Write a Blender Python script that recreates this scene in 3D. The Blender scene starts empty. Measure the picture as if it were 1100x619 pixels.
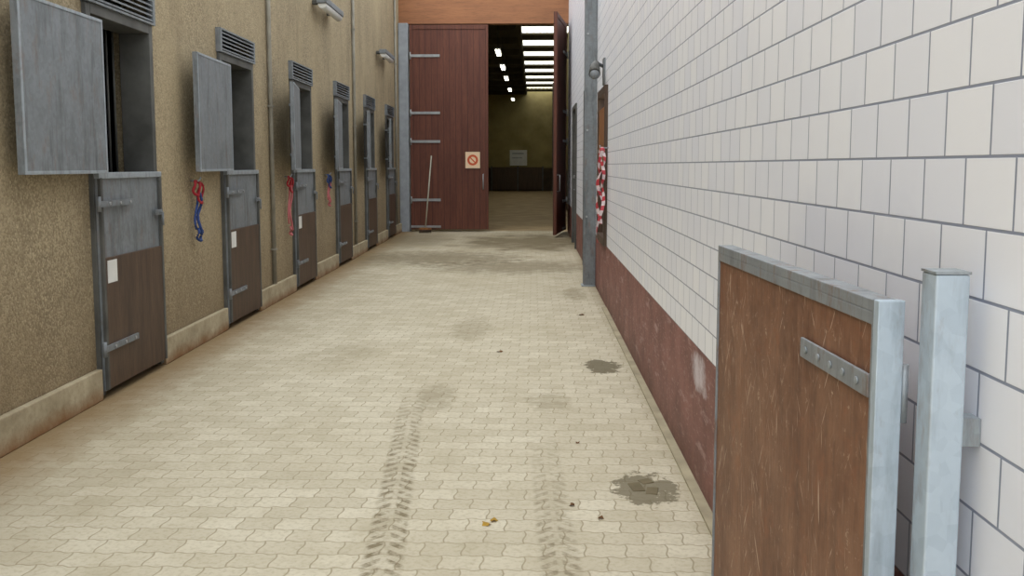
import bpy, bmesh, math, random
from mathutils import Vector, Matrix
random.seed(7)
C = bpy.context.scene
C.view_settings.view_transform = 'Standard'
C.view_settings.look = 'None'

# ------------------------------------------------------------------ helpers
def s2l(c):
    c = c / 255.0
    return c / 12.92 if c <= 0.04045 else ((c + 0.055) / 1.055) ** 2.4
def rgb(r, g, b): return (s2l(r), s2l(g), s2l(b), 1.0)

class NT:
    def __init__(s, name):
        s.mat = bpy.data.materials.new(name); s.mat.use_nodes = True
        s.t = s.mat.node_tree; s.b = s.t.nodes['Principled BSDF']
        tc = s.t.nodes.new('ShaderNodeTexCoord'); s.obj = tc.outputs['Object']
    def n(s, typ, ins=None, **pr):
        nd = s.t.nodes.new(typ)
        for k, v in pr.items(): setattr(nd, k, v)
        if ins:
            for k, v in ins.items(): s.put(nd.inputs[k], v)
        return nd
    def put(s, sock, v):
        if isinstance(v, bpy.types.NodeSocket): s.t.links.new(v, sock)
        else: sock.default_value = v
    def m(s, op, a, b=0.0, c=0.0):
        nd = s.t.nodes.new('ShaderNodeMath'); nd.operation = op
        s.put(nd.inputs[0], a); s.put(nd.inputs[1], b); s.put(nd.inputs[2], c)
        return nd.outputs[0]
    def mix(s, f, a, b, mode='MIX'):
        nd = s.t.nodes.new('ShaderNodeMix'); nd.data_type = 'RGBA'; nd.blend_type = mode
        s.put(nd.inputs[0], f); s.put(nd.inputs[6], a); s.put(nd.inputs[7], b)
        return nd.outputs[2]
    def noise(s, scale, detail=3, rough=0.55, vec=None, stretch=None, rot=(0, 0, 0)):
        v = vec or s.obj
        if rot != (0, 0, 0):
            v = s.n('ShaderNodeMapping', {'Vector': v, 'Rotation': rot}).outputs[0]
        if stretch:
            mp = s.n('ShaderNodeMapping', {'Vector': v, 'Scale': stretch}); v = mp.outputs[0]
        return s.n('ShaderNodeTexNoise', {'Vector': v, 'Scale': scale, 'Detail': detail, 'Roughness': rough}).outputs['Fac']
    def ramp(s, f, lo, hi):
        nd = s.n('ShaderNodeMapRange', {'Value': f, 'From Min': lo, 'From Max': hi}); nd.clamp = True
        return nd.outputs[0]
    def sep(s):
        nd = s.n('ShaderNodeSeparateXYZ', {'Vector': s.obj}); return nd.outputs
    def comb(s, x, y, z=0.0):
        return s.n('ShaderNodeCombineXYZ', {'X': x, 'Y': y, 'Z': z}).outputs[0]
    def bump(s, h, st=0.3, d=0.01):
        nd = s.n('ShaderNodeBump', {'Height': h, 'Strength': st, 'Distance': d})
        s.t.links.new(nd.outputs[0], s.b.inputs['Normal'])
    def out(s, col, rough=0.7, metal=0.0, spec=0.4):
        s.put(s.b.inputs['Base Color'], col); s.put(s.b.inputs['Roughness'], rough)
        s.put(s.b.inputs['Metallic'], metal); s.put(s.b.inputs['Specular IOR Level'], spec)
        return s.mat

def simple(name, col, rough=0.7, metal=0.0, var=0.12, scale=6.0, bump=0.1):
    k = NT(name); f = k.noise(scale, 4)
    dark = tuple(c * (1 - 2.2 * var) for c in col[:3]) + (1,)
    lite = tuple(min(1, c * (1 + var)) for c in col[:3]) + (1,)
    k.bump(k.noise(scale * 8, 3), bump, 0.004)
    return k.out(k.mix(k.ramp(f, 0.3, 0.7), dark, lite), rough, metal)

def emis(name, col, st):
    k = NT(name); k.b.inputs['Emission Color'].default_value = col; k.b.inputs['Emission Strength'].default_value = st
    return k.out(col, 0.5)

class MB:
    def __init__(s): s.bm = bmesh.new(); s.mats = []
    def mi(s, m):
        if m not in s.mats: s.mats.append(m)
        return s.mats.index(m)
    def face(s, pts, mat, smooth=False):
        vs = [s.bm.verts.new(p) for p in pts]
        f = s.bm.faces.new(vs); f.material_index = s.mi(mat); f.smooth = smooth
    def box(s, x0, x1, y0, y1, z0, z1, mat, fn=None):
        P = [(x, y, z) for x in (x0, x1) for y in (y0, y1) for z in (z0, z1)]
        if fn: P = [fn(*p) for p in P]
        v = [s.bm.verts.new(p) for p in P]
        for q in ((0,1,3,2),(4,6,7,5),(0,4,5,1),(2,3,7,6),(0,2,6,4),(1,5,7,3)):
            f = s.bm.faces.new([v[i] for i in q]); f.material_index = s.mi(mat)
    def tube(s, path, r, mat, seg=10):
        path = [Vector(p) for p in path]; rings = []
        n = len(path)
        for i, p in enumerate(path):
            d = (path[min(i+1, n-1)] - path[max(i-1, 0)]).normalized()
            a = Vector((0,0,1)) if abs(d.z) < 0.9 else Vector((1,0,0))
            u = d.cross(a).normalized(); w = d.cross(u).normalized()
            rr = r[i] if isinstance(r, (list, tuple)) else r
            rings.append([s.bm.verts.new(p + rr*(math.cos(t)*u + math.sin(t)*w)) for t in [2*math.pi*j/seg for j in range(seg)]])
        for a, b in zip(rings, rings[1:]):
            for j in range(seg):
                f = s.bm.faces.new((a[j], a[(j+1)%seg], b[(j+1)%seg], b[j])); f.material_index = s.mi(mat); f.smooth = True
        for rg in (rings[0], rings[-1]):
            f = s.bm.faces.new(rg); f.material_index = s.mi(mat)
    def ell(s, c, r, mat, u=16, v=12):
        M = Matrix.Translation(c) @ Matrix.Diagonal((r[0], r[1], r[2], 1))
        n0 = len(s.bm.faces)
        bmesh.ops.create_uvsphere(s.bm, u_segments=u, v_segments=v, radius=1.0, matrix=M)
        s.bm.faces.ensure_lookup_table()
        for f in s.bm.faces[n0:]: f.material_index = s.mi(mat); f.smooth = True
    def make(s, name, parent=None, bevel=0.0):
        bmesh.ops.recalc_face_normals(s.bm, faces=s.bm.faces[:])
        me = bpy.data.meshes.new(name); s.bm.to_mesh(me); s.bm.free()
        for m in s.mats: me.materials.append(m)
        o = bpy.data.objects.new(name, me); C.collection.objects.link(o)
        if parent: o.parent = parent
        if bevel:
            b = o.modifiers.new('bevel', 'BEVEL'); b.width = bevel; b.segments = 2; b.limit_method = 'ANGLE'
        return o
def empty(name):
    e = bpy.data.objects.new(name, None); C.collection.objects.link(e); e.empty_display_size = 0.2; return e

# ------------------------------------------------------------------ materials
def mat_pebble():
    k = NT('exposed_aggregate')
    v = k.n('ShaderNodeTexVoronoi', {'Vector': k.obj, 'Scale': 75.0})
    hs = k.n('ShaderNodeSeparateColor', {'Color': v.outputs['Color']}).outputs[0]
    c = k.mix(k.ramp(hs, 0.0, 1.0), rgb(120, 106, 82), rgb(178, 163, 132))
    c = k.mix(k.m('MULTIPLY', k.ramp(v.outputs['Distance'], 0.3, 0.8), 0.3), c, rgb(92, 80, 60))
    v2 = k.noise(14, 5, 0.75); c = k.mix(k.m('MULTIPLY', k.ramp(v2, 0.42, 0.66), 0.45), c, rgb(114, 100, 76))
    big = k.noise(1.3, 5, 0.6, stretch=(1, 1, 0.45)); c = k.mix(k.m('MULTIPLY', k.ramp(big, 0.35, 0.7), 0.5), c, rgb(178, 162, 128))
    x, y, z = k.sep()
    stn = k.noise(3.2, 6, 0.7, stretch=(1, 1, 0.25)); c = k.mix(k.m('MULTIPLY', k.ramp(stn, 0.52, 0.7), 0.4), c, rgb(104, 90, 68))
    low = k.ramp(k.m('ADD', z, k.m('MULTIPLY', stn, 1.4)), 1.8, 0.7); c = k.mix(k.m('MULTIPLY', low, 0.5), c, rgb(106, 86, 60))
    k.bump(k.m('SUBTRACT', 1.0, v.outputs['Distance']), 0.35, 0.008)
    return k.out(c, 0.92)
def mat_tile():
    k = NT('white_glazed_brick'); x, y, z = k.sep()
    b = k.n('ShaderNodeTexBrick', {'Vector': k.comb(k.m('ADD', y, 20.0), k.m('ADD', z, 10*0.128 - 0.67 % 0.128)), 'Color1': rgb(237, 240, 249), 'Color2': rgb(245, 247, 252),
        'Mortar': rgb(142, 149, 166), 'Scale': 1.0, 'Mortar Size': 0.0036, 'Mortar Smooth': 0.35, 'Brick Width': 0.178, 'Row Height': 0.128})
    b.offset = 0.5
    c = b.outputs['Color']
    d = k.noise(2.2, 5, 0.65); c = k.mix(k.m('MULTIPLY', k.ramp(d, 0.5, 0.75), 0.15), c, rgb(196, 202, 220))
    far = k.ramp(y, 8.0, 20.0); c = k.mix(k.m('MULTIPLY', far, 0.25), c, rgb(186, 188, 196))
    k.bump(k.m('SUBTRACT', 1.0, b.outputs['Fac']), 0.35, 0.004)
    return k.out(c, 0.4, 0, 0.4)
def mat_redbase():
    k = NT('oxblood_painted_plinth'); x, y, z = k.sep()
    n = k.noise(3.5, 6, 0.65); c = k.mix(k.ramp(n, 0.35, 0.7), rgb(108, 64, 58), rgb(150, 100, 92))
    sc = k.noise(5, 6, 0.7, stretch=(1, 0.5, 2.2)); sm = k.m('MULTIPLY', k.ramp(sc, 0.56, 0.66), 0.7)
    c = k.mix(sm, c, rgb(186, 154, 150))
    fine = k.noise(60, 3, 0.6, stretch=(1, 0.25, 1)); c = k.mix(k.m('MULTIPLY', k.ramp(fine, 0.56, 0.7), 0.5), c, rgb(182, 150, 146))
    low = k.ramp(k.m('ADD', z, k.m('MULTIPLY', n, 0.3)), 0.38, 0.12); c = k.mix(k.m('MULTIPLY', low, 0.6), c, rgb(92, 58, 48))
    dy = k.m('DIVIDE', k.m('SUBTRACT', y, 4.35), 0.20); dz = k.m('DIVIDE', k.m('SUBTRACT', z, 0.55), 0.08)
    r = k.m('ADD', k.m('MULTIPLY', dy, dy), k.m('MULTIPLY', dz, dz))
    c = k.mix(k.m('MULTIPLY', k.ramp(k.m('ADD', r, k.m('MULTIPLY', k.m('SUBTRACT', k.noise(9, 5, 0.7), 0.5), 5)), 1.5, 0.2), 0.8), c, rgb(220, 212, 218))
    k.bump(n, 0.3, 0.01)
    return k.out(c, 0.55)
def mat_floor():
    k = NT('interlocking_pavers'); x, y, z = k.sep()
    w1 = k.m('MULTIPLY', k.m('SINE', k.m('MULTIPLY', x, 2*math.pi/0.0825)), 0.0055)
    w2 = k.m('MULTIPLY', k.m('SINE', k.m('MULTIPLY', y, 2*math.pi/0.125)), 0.006)
    wob = k.m('MULTIPLY', k.m('SUBTRACT', k.noise(3, 2), 0.5), 0.05)
    bx = k.m('ADD', k.m('ADD', x, w2), 20.0); by = k.m('ADD', k.m('ADD', k.m('ADD', y, w1), wob), 20.0)
    b = k.n('ShaderNodeTexBrick', {'Vector': k.comb(bx, by), 'Color1': rgb(192, 184, 162), 'Color2': rgb(208, 201, 180),
        'Mortar': rgb(160, 150, 126), 'Scale': 1.0, 'Mortar Size': 0.005, 'Mortar Smooth': 0.7, 'Brick Width': 0.165, 'Row Height': 0.125})
    b.offset = 0.5
    c = b.outputs['Color']
    n1 = k.noise(0.55, 5, 0.6); n2 = k.noise(5, 5, 0.7); n3 = k.noise(45, 3, 0.6); n4 = k.noise(1.6, 6, 0.65); n5 = k.noise(2.6, 7, 0.75)
    c = k.mix(k.m('MULTIPLY', k.ramp(n1, 0.42, 0.68), 0.35), c, rgb(170, 159, 132))
    c = k.mix(k.m('MULTIPLY', k.ramp(n2, 0.45, 0.7), 0.35), c, rgb(172, 162, 136))
    c = k.mix(k.m('MULTIPLY', k.ramp(n5, 0.5, 0.68), 0.35), c, rgb(160, 150, 122))
    c = k.mix(k.m('MULTIPLY', k.ramp(n3, 0.48, 0.68), 0.38), c, rgb(154, 143, 116))
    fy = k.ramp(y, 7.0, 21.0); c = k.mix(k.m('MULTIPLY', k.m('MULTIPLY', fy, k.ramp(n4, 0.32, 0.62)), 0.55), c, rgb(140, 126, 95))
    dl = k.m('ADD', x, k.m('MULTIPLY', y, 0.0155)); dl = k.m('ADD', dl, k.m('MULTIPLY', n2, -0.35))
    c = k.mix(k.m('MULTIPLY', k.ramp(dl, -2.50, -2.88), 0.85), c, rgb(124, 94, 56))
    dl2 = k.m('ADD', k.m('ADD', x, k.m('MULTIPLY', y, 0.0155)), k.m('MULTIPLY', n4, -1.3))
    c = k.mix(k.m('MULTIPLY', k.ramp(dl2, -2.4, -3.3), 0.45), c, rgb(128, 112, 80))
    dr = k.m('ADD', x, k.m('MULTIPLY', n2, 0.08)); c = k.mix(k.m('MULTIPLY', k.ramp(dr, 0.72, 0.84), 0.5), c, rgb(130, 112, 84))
    def patch(cx, cy, rx, ry, amt, nn, col=rgb(104, 92, 66)):
        a = k.m('DIVIDE', k.m('SUBTRACT', x, cx), rx); bb = k.m('DIVIDE', k.m('SUBTRACT', y, cy), ry)
        r = k.m('ADD', k.m('ADD', k.m('MULTIPLY', a, a), k.m('MULTIPLY', bb, bb)), k.m('MULTIPLY', k.m('SUBTRACT', nn, 0.5), 4.0))
        return k.mix(k.m('MULTIPLY', k.ramp(r, 1.3, 0.2), amt), c, col)
    c = patch(-0.1, 18.6, 1.5, 2.2, 0.85, n4)
    c = patch(-1.6, 15.3, 1.5, 1.2, 0.65, n2)
    c = patch(-0.4, 14.0, 1.3, 1.0, 0.55, n2)
    c = patch(-2.4, 19.0, 0.8, 1.8, 0.5, n4)
    def spot(cx, cy, rx, ry, amt, col, rough=1.6, lo=1.15, hi=0.85):
        a = k.m('DIVIDE', k.m('SUBTRACT', x, cx), rx); bb = k.m('DIVIDE', k.m('SUBTRACT', y, cy), ry)
        rr = k.m('ADD', k.m('ADD', k.m('MULTIPLY', a, a), k.m('MULTIPLY', bb, bb)), k.m('MULTIPLY', k.m('SUBTRACT', k.noise(11, 4, 0.7), 0.5), rough*2))
        return k.mix(k.m('MULTIPLY', k.ramp(rr, lo, hi), amt), c, col)
    c = spot(0.54, 4.28, 0.14, 0.22, 0.8, rgb(104, 96, 74), 2.2)
    c = spot(0.54, 6.97, 0.13, 0.24, 0.85, rgb(98, 90, 68), 2.2)
    for q in ((-0.65, 6.0, 0.14, 0.35, 0.4), (0.1, 5.9, 0.14, 0.25, 0.35), (0.5, 11.0, 0.14, 0.5, 0.5), (-0.6, 8.6, 0.2, 0.6, 0.35), (-1.6, 7.4, 0.3, 0.5, 0.2)):
        c = spot(q[0], q[1], q[2], q[3], q[4], rgb(124, 112, 84), 2.4, 1.4, 0.2)
    def track(x0, sl, half, ymax, amt):
        dx = k.m('SUBTRACT', x, k.m('ADD', x0, k.m('MULTIPLY', y, sl)))
        ad = k.m('ABSOLUTE', dx)
        inside = k.ramp(ad, half, half*0.75)
        ch = k.m('FRACT', k.m('DIVIDE', k.m('ADD', y, k.m('MULTIPLY', ad, 0.9)), 0.085))
        lug = k.m('GREATER_THAN', ch, 0.5)
        lug = k.m('MULTIPLY', lug, k.ramp(ad, 0.008, 0.016))
        soft = k.m('ADD', k.m('MULTIPLY', lug, 0.65), 0.25)
        f = k.m('MULTIPLY', inside, soft)
        f = k.m('MULTIPLY', f, k.ramp(y, ymax, ymax-1.8))
        f = k.m('MULTIPLY', f, k.ramp(k.noise(16, 4, 0.7), 0.34, 0.60))
        return k.mix(k.m('MULTIPLY', f, amt), c, rgb(108, 96, 68))
    c = track(-0.30, -0.084, 0.09, 6.6, 0.9)
    c = track(0.21, -0.03, 0.09, 5.4, 0.75)
    k.bump(k.m('ADD', k.m('SUBTRACT', 1.0, b.outputs['Fac']), k.m('MULTIPLY', n3, 0.25)), 0.3, 0.005)
    return k.out(c, 0.85, 0, 0.25)
def mat_galv(name='galvanised_steel', a=(132,140,144), b_=(172,180,186), metal=0.35, rough=0.5, dirt=0.5, rust=0.0):
    k = NT(name)
    v = k.n('ShaderNodeTexVoronoi', {'Vector': k.obj, 'Scale': 40.0}); h = k.n('ShaderNodeSeparateColor', {'Color': v.outputs['Color']}).outputs[0]
    n = k.noise(4, 5, 0.7); c = k.mix(k.m('ADD', k.m('MULTIPLY', h, 0.2), k.m('MULTIPLY', n, 0.8)), rgb(*a), rgb(*b_))
    st = k.noise(7, 5, 0.7, stretch=(2, 2, 0.3)); c = k.mix(k.m('MULTIPLY', k.ramp(st, 0.5, 0.72), dirt), c, rgb(*(int(q*0.62) for q in a)))
    if rust:
        rs = k.noise(12, 5, 0.75, stretch=(1.5, 1.5, 0.4)); c = k.mix(k.m('MULTIPLY', k.ramp(rs, 0.54, 0.68), rust), c, rgb(122, 84, 54))
    k.bump(n, 0.1, 0.004)
    return k.out(c, rough, metal)
def mat_wood(name, a, b_, scale=7, axis='z', scr=0.0, rough=0.55, plank=0):
    k = NT(name); st = {'z': (3, 3, 0.3), 'y': (3, 0.3, 3), 'x': (0.3, 3, 3)}[axis]
    g = k.noise(scale, 6, 0.65, stretch=st); f2 = k.noise(scale*6, 4, 0.6, stretch=st)
    c = k.mix(k.ramp(g, 0.3, 0.7), rgb(*a), rgb(*b_)); c = k.mix(k.m('MULTIPLY', k.ramp(f2, 0.5, 0.7), 0.4), c, rgb(*(int(q*0.6) for q in a)))
    if plank:
        x, y, z = k.sep(); fr = k.m('FRACT', k.m('DIVIDE', x, plank)); gr = k.m('LESS_THAN', fr, 0.09)
        c = k.mix(k.m('MULTIPLY', gr, 0.6), c, rgb(*(int(q*0.45) for q in a)))
    if scr:
        bl = k.noise(3.0, 6, 0.75); c = k.mix(k.m('MULTIPLY', k.ramp(bl, 0.42, 0.68), 0.5), c, rgb(162, 124, 98))
        dk = k.noise(4.2, 6, 0.75, stretch=(1, 1, 0.5)); c = k.mix(k.m('MULTIPLY', k.ramp(dk, 0.52, 0.68), 0.5), c, rgb(80, 50, 34))
        rs = k.noise(8, 6, 0.75); c = k.mix(k.m('MULTIPLY', k.ramp(rs, 0.55, 0.66), 0.35), c, rgb(144, 84, 50))
        for i_, (ang, thr) in enumerate(((0.10, 0.655), (-0.5, 0.668), (0.6, 0.675))):
            sc_ = k.noise(8, 2, 0.5, stretch=(1, 14, 0.8), rot=(ang, 0, 0.001 + i_*0.01))
            ms_ = k.noise(5 + i_, 4, 0.7)
            mk = k.m('MULTIPLY', k.ramp(sc_, thr, thr+0.04), k.ramp(ms_, 0.44, 0.58))
            c = k.mix(k.m('MULTIPLY', mk, scr), c, rgb(204, 180, 158))
        s2 = k.noise(38, 5, 0.75); c = k.mix(k.m('MULTIPLY', k.m('MULTIPLY', k.ramp(s2, 0.60, 0.68), k.ramp(bl, 0.4, 0.6)), scr), c, rgb(200, 176, 152))
    k.bump(k.m('ADD', g, f2), 0.2, 0.004)
    return k.out(c, rough)
def mat_plinth():
    k = NT('stained_concrete_plinth'); x, y, z = k.sep()
    n = k.noise(4, 6, 0.7); n2 = k.noise(30, 3, 0.6)
    c = k.mix(k.ramp(n, 0.3, 0.7), rgb(146, 134, 108), rgb(186, 174, 146)); c = k.mix(k.m('MULTIPLY', k.ramp(n2, 0.5, 0.7), 0.3), c, rgb(120, 106, 80))
    low = k.ramp(k.m('ADD', z, k.m('MULTIPLY', n, 0.16)), 0.18, 0.08); c = k.mix(k.m('MULTIPLY', low, 0.85), c, rgb(128, 88, 48))
    k.bump(n2, 0.3, 0.005); return k.out(c, 0.9)

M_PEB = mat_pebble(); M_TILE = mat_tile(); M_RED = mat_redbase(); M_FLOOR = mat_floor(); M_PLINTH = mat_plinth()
M_GALV = mat_galv(rust=0.35); M_GALVL = mat_galv('bright_galvanised', (158,174,188), (204,218,230), 0.25, 0.5, 0.4, 0.3)
M_CAP = mat_galv('grimy_cap_rail', (116,120,124), (158,164,168), 0.25, 0.55, 0.6, 0.65)
M_SHEET = mat_galv('weathered_sheet_metal', (96,100,102), (140,146,150), 0.2, 0.55, 0.65, 0.3)
M_FRAME = simple('grey_steel_frame', rgb(90,90,86), 0.6, 0.2, 0.18, 4)
M_PIPE = simple('drab_pipe', rgb(140,136,124), 0.7, 0.0)
M_DKW = mat_wood('dark_stable_board', (62,48,38), (92,72,56), 5)
M_BIG = mat_wood('redbrown_door_boards', (84,44,31), (107,61,44), 3, plank=0.14)
M_HEAD = mat_wood('orange_brown_fascia', (132,87,56), (158,106,68), 3, 'x')
M_GATE = mat_wood('film_faced_plywood', (102,66,46), (130,88,62), 4, 'z', 0.7, 0.5)
M_CONC = simple('pale_concrete', rgb(168,158,132), 0.9, 0, 0.14, 5, 0.3)
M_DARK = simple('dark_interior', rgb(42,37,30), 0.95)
M_BLK = simple('black_rubber', rgb(22,22,22), 0.7)
M_WHITE = simple('white_paint', rgb(215,215,210), 0.5, 0, 0.04)
M_STRAP = simple('zinc_strap', rgb(160,162,162), 0.45, 0.4, 0.1)
M_ORWOOD = mat_wood('orange_wood', (110,68,34), (160,106,56), 5)
M_REDR = simple('red_rope', rgb(160,40,48), 0.8)
M_BLUER = simple('blue_rope', rgb(44,66,120), 0.8)
M_PINK = simple('pink_white_rope', rgb(186,106,108), 0.8)
M_COL = simple('grey_painted_column', rgb(150,156,162), 0.7, 0, 0.08)

# ------------------------------------------------------------------ left-hand wall frame of reference
SL = 0.0155; th = math.atan(SL)
def LW(d, s, z):   # d = distance out from wall face, s = along wall
    return (-2.80 - math.sin(th)*s + math.cos(th)*d, math.cos(th)*s + math.sin(th)*d, z)
XR = 0.80   # right wall face
YB = 21.4   # big doors plane
HW = 5.9
starts = [3.22, 5.88, 8.50, 11.16, 13.82, 16.46, 19.10]   # stable doors
DWID = 1.06

# floor
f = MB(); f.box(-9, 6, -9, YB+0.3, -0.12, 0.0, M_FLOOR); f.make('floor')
HF = NT('hall_concrete_floor'); HFm = HF.out(HF.mix(HF.ramp(HF.noise(1.5,5), .3,.7), rgb(130,108,76), rgb(168,146,108)), 0.7)
f = MB(); f.box(-7, 1.6, YB+0.3, 56.3, -0.12, 0.0, HFm); f.make('floor_hall')

# wall_left with real openings
w = MB()
s = -3.0
for s0 in starts:
    w.box(-0.28, 0, s, s0, 0, HW, M_PEB, LW)
    w.box(-0.28, 0, s0, s0+DWID, 2.82, HW, M_PEB, LW)
    s = s0 + DWID
w.box(-0.28, 0, s, YB+0.06, 0, HW, M_PEB, LW)
w.make('wall_left')
# plinth
p = MB(); s = -3.0
for s0 in starts + [YB-0.1]:
    p.box(0.001, 0.045, s, s0-0.01, 0, 0.21, M_PLINTH, LW); s = s0 + DWID + 0.01
p.make('baseboard_left', None, 0.008)
# stall block behind (dark)
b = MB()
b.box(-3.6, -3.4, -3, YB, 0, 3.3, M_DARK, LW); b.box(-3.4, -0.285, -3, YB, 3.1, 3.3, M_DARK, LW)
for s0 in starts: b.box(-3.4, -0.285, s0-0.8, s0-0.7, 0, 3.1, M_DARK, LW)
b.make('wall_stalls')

# downpipes
for sp in (10.2, 15.4, 20.6):
    q = MB(); q.tube([LW(0.03, sp, 0.22), LW(0.03, sp, HW)], 0.024, M_PIPE, 12)
    for z in (0.6, 2.2, 3.8, 5.4): q.box(0.001, 0.06, sp-0.03, sp+0.03, z, z+0.02, M_PIPE, LW)
    q.make('downpipe')

shut_out = [0.02, 0.0, 0.04, 0.17, 0.13, 0.14, 0.14]
for i, s0 in enumerate(starts):
    e = empty('stable_door'); s1 = s0 + DWID
    m = MB(); F = 0.06
    m.box(-0.20, 0.03, s0, s0+F, 0.02, 2.60, M_FRAME, LW); m.box(-0.20, 0.03, s1-F, s1, 0.02, 2.60, M_FRAME, LW)
    m.box(-0.20, 0.03, s0+F, s1-F, 2.53, 2.60, M_FRAME, LW)
    m.make('frame', e, 0.004)
    m = MB()
    m.box(0.0, 0.05, s0-0.02, s0+0.02, 2.60, 2.82, M_SHEET, LW); m.box(0.0, 0.05, s1-0.02, s1+0.02, 2.60, 2.82, M_SHEET, LW)
    m.box(-0.2, 0.05, s0+0.02, s1-0.02, 2.60, 2.615, M_SHEET, LW); m.box(-0.2, 0.05, s0+0.02, s1-0.02, 2.805, 2.82, M_SHEET, LW)
    for j in range(5):
        z = 2.625 + j*0.037
        def slat(d, s_, z_, z=z): return LW(d, s_, z_ + (0.02 if d < 0.02 else 0.0))
        m.box(0.005, 0.045, s0+0.02, s1-0.02, z, z+0.012, M_SHEET, slat)
    m.box(-0.21, -0.2, s0, s1, 2.6, 2.82, M_BLK, LW)
    m.make('louvre_vent', e)
    m = MB()
    m.box(-0.03, 0.045, s0+0.02, s1-0.02, 0.05, 1.48, M_SHEET, LW)
    m.box(0.045, 0.062, s0+0.03, s1-0.03, 0.06, 0.94, M_DKW, LW)
    m.box(-0.04, 0.065, s0+0.01, s1-0.01, 1.465, 1.505, M_GALV, LW)
    for sd in (s0+0.02, s1-0.05): m.box(0.045, 0.068, sd, sd+0.03, 0.06, 1.47, M_FRAME, LW)
    m.make('lower_leaf', e, 0.003)
    m = MB()
    for z in (0.32, 1.28):
        m.box(0.066, 0.078, s0-0.02, s0+0.50, z, z+0.04, M_SHEET, LW)
        m.tube([LW(0.07, s0-0.02, z-0.03), LW(0.07, s0-0.02, z+0.07)], 0.014, M_SHEET)
        for q in (0.12, 0.28, 0.44):
            m.tube([LW(0.078, s0+q, z+0.02), LW(0.086, s0+q, z+0.02)], 0.011, M_STRAP, 8)
    m.tube([LW(0.07, s1-0.10, 1.20), LW(0.10, s1-0.10, 1.20), LW(0.10, s1-0.10, 1.10)], 0.009, M_SHEET, 8)
    m.box(0.066, 0.078, s1-0.16, s1-0.04, 1.18, 1.22, M_SHEET, LW)
    m.make('hinge_straps', e)
    if i in (1, 2, 3):
        m = MB(); m.box(0.063, 0.066, s0+0.08, s0+0.22, 0.77, 0.92, M_WHITE, LW); m.make('label', e)
    a = math.asin(min(0.9, shut_out[i])); L = 1.0; hs, hd = s0+0.02, 0.10
    def SH(d, s_, z):
        return LW(hd + math.sin(a)*s_ + math.cos(a)*d, hs - math.cos(a)*s_ + math.sin(a)*d, z)
    m = MB()
    m.box(-0.02, 0.02, 0.0, L, 1.50, 2.48, M_SHEET, SH)
    for (u0, u1, z0, z1) in ((0, L, 1.50, 1.52), (0, L, 2.46, 2.48), (0, 0.02, 1.52, 2.46), (L-0.02, L, 1.52, 2.46)):
        m.box(0.02, 0.024, u0, u1, z0, z1, M_GALV, SH)
    for z in (1.66, 2.26):
        m.box(-0.035, -0.021, 0.0, 0.4, z, z+0.05, M_GALV, SH)
        m.tube([SH(-0.03, -0.01, z-0.03), SH(-0.03, -0.01, z+0.08)], 0.018, M_GALV)
        m.box(0.0, hd-0.03, s0-0.03, s0+0.03, z+0.01, z+0.04, M_GALV, LW)
    m.make('open_shutter', e, 0.003)
    m = MB()
    for j in range(9):
        sq = s0 + 0.10 + j*0.11; m.tube([LW(-0.24, sq, 1.45), LW(-0.24, sq, 2.62)], 0.009, M_FRAME, 6)
    m.box(-0.255, -0.225, s0+0.0, s1, 1.42, 1.46, M_FRAME, LW); m.box(-0.255, -0.225, s0, s1, 2.62, 2.66, M_FRAME, LW)
    m.make('grille', e)

# wall lights
for s0 in (12.4, 17.9):
    e = empty('wall_light'); m = MB()
    m.box(0.0, 0.08, s0+0.1, s0+0.18, 3.72, 3.78, M_FRAME, LW); m.box(0.0, 0.08, s0+1.02, s0+1.10, 3.72, 3.78, M_FRAME, LW)
    m.box(0.08, 0.22, s0, s0+1.2, 3.72, 3.80, M_SHEET, LW); m.make('housing', e, 0.01)
    m = MB(); m.tube([LW(0.15, s0+0.03, 3.71), LW(0.15, s0+1.17, 3.71)], 0.055, M_WHITE, 14); m.make('diffuser', e)

# halters
def loop(c, rx, rz, n=18, ph=0):
    return [LW(c[0]+0.01*math.sin(3*t), c[1]+rx*math.cos(t), c[2]+rz*math.sin(t)) for t in [2*math.pi*j/n+ph for j in range(n+1)]]
def halter(s0, top, m1, m2, Lg):
    e = empty('halter'); m = MB()
    m.tube([LW(0.001, s0, top), LW(0.07, s0, top), LW(0.09, s0, top+0.03)], 0.008, M_GALV, 8); m.make('hook', e)
    m = MB(); m.tube(loop((0.06, s0-0.02, top-0.06), 0.07, 0.06), 0.012, m1, 8)
    m.tube(loop((0.075, s0+0.03, top-0.10), 0.05, 0.09), 0.010, m1, 8); m.make('headstall', e)
    m = MB()
    m.tube([LW(0.06+0.01*math.sin(t*9), s0+0.03+0.03*math.sin(t*7), top-0.1-Lg*t) for t in [j/14 for j in range(15)]], 0.013, m2, 8)
    m.tube([LW(0.05, s0-0.02+0.04*math.sin(t*5+1), top-0.12-Lg*0.8*t) for t in [j/12 for j in range(13)]], 0.011, m2, 8)
    m.tube(loop((0.06, s0+0.02, top-0.1-Lg), 0.05, 0.05), 0.012, m2, 8); m.make('lead_rope', e)
halter(7.72, 1.42, M_REDR, M_BLUER, 0.36); halter(10.85, 1.42, M_REDR, M_PINK, 0.55); halter(13.1, 1.42, M_BLUER, M_PINK, 0.3)

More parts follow.
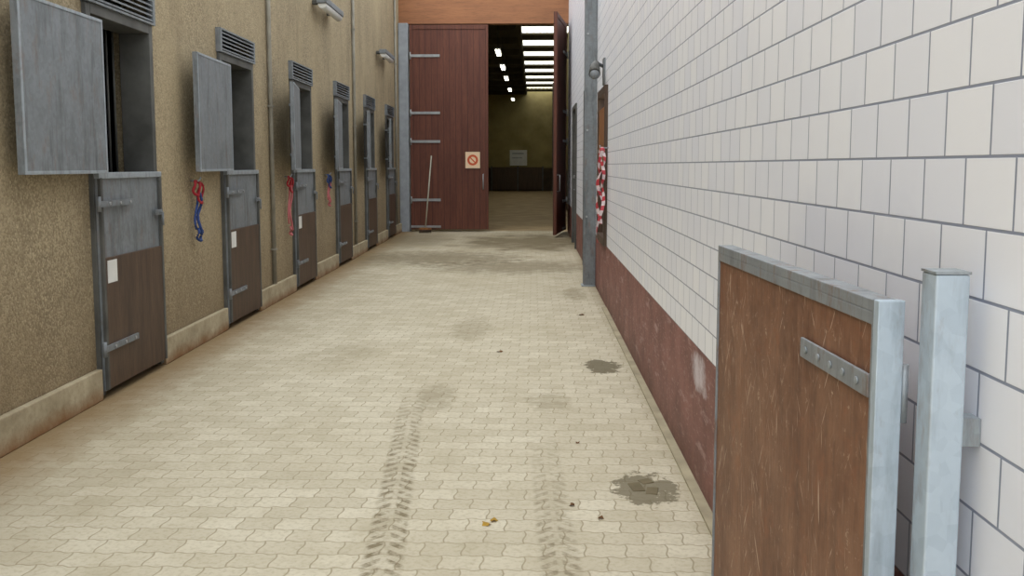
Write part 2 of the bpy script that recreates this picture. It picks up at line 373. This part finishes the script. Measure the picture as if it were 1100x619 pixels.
# ------------------------------------------------------------------ wall_right
BH = 0.67
w = MB()
def rw(y0, y1, z0, z1):
    if z0 < BH < z1:
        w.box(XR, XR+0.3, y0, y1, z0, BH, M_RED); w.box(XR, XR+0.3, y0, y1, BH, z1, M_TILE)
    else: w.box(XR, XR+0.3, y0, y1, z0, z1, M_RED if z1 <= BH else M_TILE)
rw(-1.5, 9.95, 0, HW); rw(9.95, 11.1, 0, BH); rw(9.95, 11.1, 2.4, HW); rw(11.1, 12.8, 0, HW)
rw(12.8, 14.3, 2.7, HW); rw(14.3, 17.0, 0, HW); rw(17.0, 18.5, 2.7, HW); rw(18.5, YB+0.06, 0, HW)
w.make('wall_right')
m = MB(); m.box(XR-0.05, XR-0.001, 2.95, 9.9, -0.002, 0.012, M_CONC); m.make('baseboard_right')
# stable window on the right wall
e = empty('window_right'); m = MB()
m.box(XR-0.035, XR+0.12, 9.95, 10.03, 0.67, 2.42, M_DKW); m.box(XR-0.035, XR+0.12, 11.02, 11.10, 0.67, 2.42, M_DKW)
m.box(XR-0.035, XR+0.12, 10.03, 11.02, 2.34, 2.42, M_DKW); m.box(XR-0.035, XR+0.12, 10.03, 11.02, 0.67, 0.75, M_DKW); m.make('frame', e, 0.004)
m = MB(); m.box(XR+0.03, XR+0.07, 10.03, 11.02, 0.75, 1.55, M_DKW); m.box(XR-0.02, XR+0.02, 10.03, 11.02, 1.55, 2.20, M_ORWOOD)
m.box(XR-0.03, XR+0.03, 10.03, 11.02, 1.5, 1.58, M_ORWOOD); m.make('panel', e)
# side doors in the right wall
for y0 in (12.8, 17.0):
    e = empty('side_door'); m = MB()
    for a_, b_ in ((y0, y0+0.08), (y0+1.42, y0+1.5)): m.box(XR-0.03, XR+0.15, a_, b_, 0, 2.7, M_FRAME)
    m.box(XR-0.03, XR+0.15, y0+0.08, y0+1.42, 2.62, 2.7, M_FRAME); m.make('frame', e, 0.004)
    m = MB(); m.box(XR+0.03, XR+0.08, y0+0.08, y0+1.42, 0.02, 2.62, M_BIG); m.box(XR, XR+0.03, y0+0.08, y0+1.42, 1.3, 1.36, M_STRAP)
    m.tube([(XR+0.03, y0+0.2, 1.1), (XR-0.03, y0+0.2, 1.1), (XR-0.03, y0+0.32, 1.1)], 0.011, M_GALV, 8); m.make('leaf', e)
# steel H column
m = MB(); m.box(XR-0.155, XR-0.002, 11.70, 11.715, 0, HW, M_SHEET); m.box(XR-0.155, XR-0.002, 11.83, 11.845, 0, HW, M_SHEET)
m.box(XR-0.085, XR-0.073, 11.715, 11.83, 0, HW, M_SHEET); m.box(XR-0.18, XR-0.002, 11.66, 11.88, 0, 0.015, M_GALV)
for z in (0.9, 2.0, 3.2): m.tube([(XR-0.12, 11.70, z), (XR-0.12, 11.685, z)], 0.014, M_STRAP, 8)
m.make('steel_column', None, 0.002)
# lamp on bracket
e = empty('bulkhead_lamp'); m = MB()
m.box(XR-0.02, XR-0.0, 10.35, 10.55, 2.46, 2.75, M_SHEET); m.tube([(XR-0.01, 10.45, 2.66), (XR-0.10, 10.42, 2.70), (XR-0.16, 10.35, 2.66)], 0.02, M_SHEET); m.make('bracket', e)
m = MB(); m.tube([(XR-0.10, 10.45, 2.70), (XR-0.12, 10.34, 2.64), (XR-0.13, 10.22, 2.56)], [0.035, 0.055, 0.065], M_FRAME, 16)
m.ell((XR-0.13, 10.21, 2.55), (0.055, 0.04, 0.055), M_SHEET); m.make('lamp_head', e)
# red/white barrier tape
k = NT('barrier_tape'); x, y, z = k.sep()
MT = k.out(k.mix(k.m('GREATER_THAN', k.m('FRACT', k.m('DIVIDE', k.m('ADD', z, k.m('MULTIPLY', y, 0.6)), 0.11)), 0.5), rgb(184, 62, 72), rgb(214, 198, 200)), 0.4)
m = MB()
for ph, yy, L in ((0, 9.98, 1.0), (1.7, 10.07, 0.8), (3.1, 10.02, 0.65)):
    pr = None
    for j in range(31):
        t = j/30; xx = XR-0.065-0.03*math.sin(9*t+ph)-0.03*t; y2 = yy-0.18+0.04*math.sin(7*t+ph); zz = 1.72-L*t
        tw = 5*t+ph; a_ = Vector((xx+0.018*math.cos(tw), y2+0.018*math.sin(tw), zz)); b_ = Vector((xx-0.018*math.cos(tw), y2-0.018*math.sin(tw), zz))
        if pr: m.face([pr[0], pr[1], b_, a_], MT, True)
        pr = (a_, b_)
m.tube([(XR, 9.85, 1.74), (XR-0.09, 9.85, 1.74), (XR-0.09, 9.85, 1.77)], 0.007, M_GALV, 8)
m.ell((XR-0.065, 9.85, 1.71), (0.028, 0.035, 0.04), MT)
m.make('barrier_tape')

# ------------------------------------------------------------------ gable end with the big doors
DT = 4.78
m = MB()
m.box(-3.45, XR+0.4, YB+0.06, YB+0.3, DT+0.04, HW+0.6, M_HEAD); m.make('wall_back')
m = MB(); m.box(-3.125, -2.905, YB-0.1, YB+0.3, 0, DT+0.035, M_COL); m.make('door_column', None, 0.01)
def bigleaf(hx, hy, ang, mir):
    e = empty('barn_door')
    ca, sa = math.cos(ang), math.sin(ang)
    def T2(u, v, z):
        d = Vector((mir*ca, -sa)); n = Vector((-sa*mir, -ca))
        p_ = Vector((hx, hy)) + d*u + n*v; return (p_.x, p_.y, z)
    W = 1.82
    m = MB(); m.box(0.0, W, -0.03, 0.03, 0.06, DT, M_BIG, T2)
    m.box(0.0, 0.05, 0.03, 0.045, 0.06, DT, M_BIG, T2); m.box(W-0.06, W, 0.03, 0.045, 0.06, DT, M_BIG, T2)
    m.box(0.05, W-0.06, 0.03, 0.045, DT-0.1, DT, M_BIG, T2); m.make('leaf', e, 0.004)
    m = MB()
    for z in (0.72, 2.08, 2.74, 4.05):
        m.box(0.0, 0.70, 0.046, 0.058, z, z+0.06, M_STRAP, T2); m.tube([T2(0.015, 0.06, z-0.05), T2(0.015, 0.06, z+0.11)], 0.018, M_STRAP)
        for q in (0.15, 0.35, 0.55): m.tube([T2(q, 0.058, z+0.03), T2(q, 0.07, z+0.03)], 0.014, M_GALV, 8)
    m.box(0.0, 0.7, 0.046, 0.052, 0.10, 0.15, M_STRAP, T2)
    m.tube([T2(W-0.12, 0.03, 1.0), T2(W-0.12, 0.10, 1.0), T2(W-0.12, 0.10, 1.35), T2(W-0.12, 0.03, 1.35)], 0.014, M_STRAP, 8)
    m.make('strap_hinges', e)
bigleaf(-2.875, YB, 0.0, 1)
bigleaf(0.715, YB-0.02, math.radians(81.5), -1)
# sign on door
k = NT('warning_sign_print'); x, y, z = k.sep()
cx, cz = -1.42, 1.68
dx = k.m('SUBTRACT', x, cx); dz = k.m('SUBTRACT', z, cz); r = k.m('SQRT', k.m('ADD', k.m('MULTIPLY', dx, dx), k.m('MULTIPLY', dz, dz)))
ring = k.m('MULTIPLY', k.m('GREATER_THAN', r, 0.075), k.m('LESS_THAN', r, 0.125)); dg = k.m('LESS_THAN', k.m('ABSOLUTE', k.m('ADD', dx, dz)), 0.02)
dot = k.m('MULTIPLY', dg, k.m('LESS_THAN', r, 0.1)); f_ = k.m('MAXIMUM', ring, dot)
MS = k.out(k.mix(f_, rgb(232, 204, 170), rgb(200, 84, 44)), 0.5)
m = MB(); m.box(cx-0.17, cx+0.17, YB-0.062, YB-0.047, cz-0.19, cz+0.19, MS); m.make('warning_sign')
# broom
e = empty('broom'); m = MB(); m.tube([(-2.50, 21.02, 0.10), (-2.38, 21.30, 1.78)], 0.016, simple('pale_handle', rgb(176,174,156), 0.6)); m.make('handle', e)
m = MB(); m.box(-2.64, -2.36, 20.98, 21.05, 0.075, 0.12, M_ORWOOD)
for a_ in range(14):
    for b_ in range(3):
        xx = -2.63+a_*0.0195; yy = 20.99+b_*0.022; m.tube([(xx, yy, 0.08), (xx+0.01*(a_-7)/7, yy-0.01, 0.0)], 0.006, M_DKW, 5)
m.make('brush_head', e)

# ------------------------------------------------------------------ hall
YF = 56.0; HX0, HX1 = -6.5, 1.15; HZ = 5.95
kw = NT('drab_hall_wall'); x, y, z = kw.sep()
MHW = kw.out(kw.mix(kw.ramp(z, 1.35, 1.5), kw.mix(kw.ramp(kw.noise(3,4),.3,.7), rgb(60,48,36), rgb(82,66,50)), kw.mix(kw.ramp(kw.noise(1.2,4),.3,.7), rgb(130,118,74), rgb(160,146,96))), 0.85)
m = MB(); m.box(HX0-0.2, HX1+0.2, YF, YF+0.2, 0, HZ+0.4, MHW); m.make('wall_hall_back')
m = MB(); m.box(HX1, HX1+0.2, YB+0.31, YF, 0, HZ, MHW); m.make('wall_hall_right')
m = MB(); m.box(HX0-0.2, HX0, YB+0.31, YF, 0, HZ, MHW); m.box(HX0, -3.14, YB+0.31, YB+0.5, 0, HZ, MHW); m.make('wall_hall_left')
M_ROOF = simple('dark_roof_timber', rgb(78,72,56), 0.9)
# translucent rooflight sheet
k = NT('translucent_rooflight'); outn = [n for n in k.t.nodes if n.type == 'OUTPUT_MATERIAL'][0]
tr = k.n('ShaderNodeBsdfTranslucent', {'Color': (0.90, 0.85, 0.66, 1)}); tp = k.n('ShaderNodeBsdfTransparent', {'Color': (0.95, 0.92, 0.78, 1)})
mx = k.n('ShaderNodeMixShader', {0: 0.3}); k.t.links.new(tr.outputs[0], mx.inputs[1]); k.t.links.new(tp.outputs[0], mx.inputs[2]); k.t.links.new(mx.outputs[0], outn.inputs[0])
M_RL = k.mat
RX = -0.40
m = MB(); m.box(HX0-0.2, RX, YB+0.31, YF, HZ, HZ+0.06, M_ROOF)
m.box(HX1+0.0, HX1+0.2, YB+0.31, YF, HZ, HZ+0.06, M_ROOF)
yy = YB+0.31; bays = []
while yy < YF:
    m.box(RX, HX1, yy, min(yy+1.4, YF), HZ, HZ+0.06, M_ROOF)
    if yy+3.2 < YF: bays.append((yy+1.4, yy+3.2))
    yy += 3.2
m.make('ceiling')
m = MB()
for a_, b_ in bays:
    n_ = 36
    for j in range(n_):
        x0 = RX+(HX1-RX)*j/n_; x1 = RX+(HX1-RX)*(j+1)/n_
        z0 = HZ+0.085+0.02*math.sin(j*1.2); z1 = HZ+0.085+0.02*math.sin((j+1)*1.2)
        m.face([(x0, a_-0.05, z0), (x1, a_-0.05, z1), (x1, b_+0.05, z1), (x0, b_+0.05, z0)], M_RL, True)
m.make('window_rooflights')
m = MB(); yy = YB+1.0
while yy < YF-1:
    m.box(HX0, RX-0.16, yy, yy+0.14, HZ-0.22, HZ-0.002, M_ROOF); yy += 3.2
m.box(RX-0.14, RX-0.02, YB+0.4, YF-0.01, HZ-0.12, HZ-0.002, M_ROOF)
m.make('roof_beams')
ML = emis('tube_glow', (1.0, 0.95, 0.78, 1), 9.0)
for yy in (27.4, 31.6, 35.6, 41.0, 47.0):
  for xx in (-1.08, -4.0):
    e = empty('hall_tube_light'); m = MB(); 
    for q in (0.2, 1.2): m.tube([(xx, yy+q, HZ-0.001), (xx, yy+q, 5.02)], 0.008, M_BLK, 6)
    m.box(xx-0.09, xx+0.09, yy, yy+1.4, 4.98, 5.02, M_STRAP); m.make('batten', e)
    m = MB(); m.tube([(xx-0.04, yy+0.03, 4.955), (xx-0.04, yy+1.37, 4.955)], 0.022, ML, 10); m.tube([(xx+0.04, yy+0.03, 4.955), (xx+0.04, yy+1.37, 4.955)], 0.022, ML, 10); m.make('tubes', e)
# stall partitions left inside the hall
for j in range(5):
    y0 = 27 + j*5.5; e = empty('stall_partition'); m = MB()
    m.box(-2.75, -2.60, y0, y0+0.15, 0, HZ-0.3, M_FRAME); m.make('post', e)
    m = MB(); m.box(-2.72, -2.66, y0+0.15, y0+5.5, 0.02, 1.35, M_DKW); m.make('boards', e)
    m = MB(); m.box(-2.72, -2.66, y0+0.15, y0+5.5, 2.2, 2.26, M_FRAME)
    for q in range(18): m.tube([(-2.69, y0+0.35+q*0.28, 1.35), (-2.69, y0+0.35+q*0.28, 2.2)], 0.012, M_FRAME, 6)
    m.make('bars', e)
for y0 in (33.0, 41.0, 49.0):
    m = MB(); m.box(HX1-0.16, HX1-0.002, y0, y0+0.2, 0, HZ-0.02, M_FRAME); m.box(HX1-0.2, HX1-0.002, y0-0.03, y0+0.23, 0, 0.2, M_CONC); m.make('hall_column')
# dark gate + white notice at the far end
e = empty('hall_gate'); m = MB(); m.box(-2.6, 0.6, 55.80, 55.87, 0.1, 1.45, M_DKW)
for xx in (-2.6, -1.0, 0.52): m.box(xx, xx+0.08, 55.76, 55.88, 0, 1.52, M_FRAME)
m.make('panels', e)
m = MB(); m.box(-1.45, -0.40, 55.92, 56.0, 1.55, 2.5, M_WHITE); m.box(-1.3, -0.6, 55.905, 55.92, 2.25, 2.33, M_STRAP); m.box(-1.3, -0.7, 55.905, 55.92, 2.0, 2.05, M_STRAP); m.make('notice_board')

# ------------------------------------------------------------------ foreground gate on right
e = empty('yard_gate')
A = Vector((0.643, 1.69)); B = Vector((0.590, 2.88)); dd = (B-A).normalized(); nn = Vector((-dd.y, dd.x)); GL = (B-A).length
if nn.x > 0: nn = -nn
def G(d, s_, z):
    p_ = A + dd*s_ + nn*d; return (p_.x, p_.y, z)
m = MB(); m.box(-0.024, 0.0, 0.012, GL-0.004, 0.14, 1.275, M_GATE, G); m.make('plywood_panel', e)
m = MB()
m.box(-0.042, 0.006, 0.0, GL, 1.277, 1.300, M_CAP, G); m.box(0.001, 0.006, 0.0, GL, 1.252, 1.277, M_CAP, G)
m.box(-0.042, -0.026, 0.0, GL, 1.25, 1.277, M_CAP, G)
m.box(-0.042, 0.006, 0.0, GL, 0.10, 0.138, M_CAP, G)
m.make('cap_rail', e, 0.002)
m = MB()
m.box(-0.042, 0.008, -0.012, 0.010, 0.08, 1.302, M_GALVL, G); m.box(0.002, 0.008, 0.010, 0.018, 0.08, 1.302, M_CAP, G); m.box(-0.048, -0.026, 0.012, 0.04, 0.14, 1.25, M_BLK, G)
m.box(-0.042, 0.006, GL-0.002, GL+0.006, 0.10, 1.30, M_CAP, G)
m.make('end_stile', e, 0.002)
m = MB()
for z in (1.112, 0.42):
    m.box(0.002, 0.010, 0.02, 0.40, z, z+0.045, M_CAP, G)
    for q in (0.07, 0.14, 0.21, 0.28, 0.36):
        m.tube([G(0.010, q, z+0.0225), G(0.014, q, z+0.0225)], 0.008, M_GALV, 12)
m.make('strap_hinge', e, 0.002)
m = MB()
for z in (1.10, 0.42):
    m.tube([G(-0.050, 0.0, z-0.03), G(-0.050, 0.0, z+0.08)], 0.008, M_GALV, 14)
m.make('hinge_pin', e)
e = empty('gate_post'); m = MB()
m.box(0.704, 0.764, 1.60, 1.66, 0, 1.360, M_GALVL); m.make('post', e, 0.004)
m = MB(); m.box(0.703, 0.765, 1.599, 1.661, 1.3605, 1.365, M_GALV); m.box(0.702, 0.798, 1.58, 1.665, 0, 0.012, M_GALV)
for z in (0.3, 1.05): m.box(0.765, 0.799, 1.61, 1.65, z, z+0.05, M_GALV)
m.make('cap_and_brackets', e)

# leaves and little debris
e = MB(); ML_ = simple('dry_leaf', rgb(176,140,52), 0.8); ML2 = simple('brown_leaf', rgb(110,76,44), 0.8)
for (x_, y_, r_, mt) in ((-0.20, 3.82, 0.026, ML_), (-0.17, 3.86, 0.02, ML_), (0.18, 4.05, 0.016, ML2), (0.30, 3.9, 0.014, ML2), (-0.28, 7.5, 0.03, ML2), (0.25, 5.0, 0.016, ML2), (0.5, 9.4, 0.035, ML2)):
    a0 = random.random()*6; pts = []
    for j in range(10):
        t = 2*math.pi*j/10; rr = r_*(1.0 if j % 2 else 0.62)*(1.3 if j == 0 else 1)
        pts.append((x_+rr*math.cos(t+a0), y_+rr*math.sin(t+a0), 0.006+0.006*math.sin(2*t)))
    c_ = (x_, y_, 0.004)
    for j in range(10): e.face([c_, pts[j], pts[(j+1) % 10]], mt)
e.make('fallen_leaves')
# broken paver pieces inside the stain
m = MB(); MH = simple('broken_paver_stone', rgb(112,102,78), 0.95)
for (a_, b_, w_, l_, rz) in ((0.50, 4.30, 0.06, 0.11, 0.15), (0.57, 4.25, 0.055, 0.09, -0.2), (0.555, 4.38, 0.06, 0.06, 0.4)):
    def R(x_, y_, z_, a_=a_, b_=b_, rz=rz): return (a_+x_*math.cos(rz)-y_*math.sin(rz), b_+x_*math.sin(rz)+y_*math.cos(rz), z_+0.05*x_)
    m.box(-w_/2, w_/2, -l_/2, l_/2, -0.004, 0.004, MH, R)
m.make('broken_paver', None, 0.002)

# ------------------------------------------------------------------ light, world, camera
wd = bpy.data.worlds.new('overcast'); C.world = wd; wd.use_nodes = True
bg = wd.node_tree.nodes['Background']; bg.inputs[0].default_value = (0.95, 0.975, 1.0, 1); bg.inputs[1].default_value = 2.35
sun = bpy.data.lights.new('sun', 'SUN'); sun.energy = 0.9; sun.angle = math.radians(60); sun.color = (1.0, 0.98, 0.94)
so = bpy.data.objects.new('sun', sun); C.collection.objects.link(so); so.rotation_euler = (math.radians(25), math.radians(-20), 0)
cam = bpy.data.cameras.new('camera'); co = bpy.data.objects.new('camera', cam); C.collection.objects.link(co)
cam.sensor_width = 36; cam.lens = 32.07; cam.clip_end = 200
cam.shift_y = -0.035
co.location = (0, 0, 1.55); co.rotation_euler = (math.radians(90-5.42), 0, math.radians(1.35))
C.camera = co
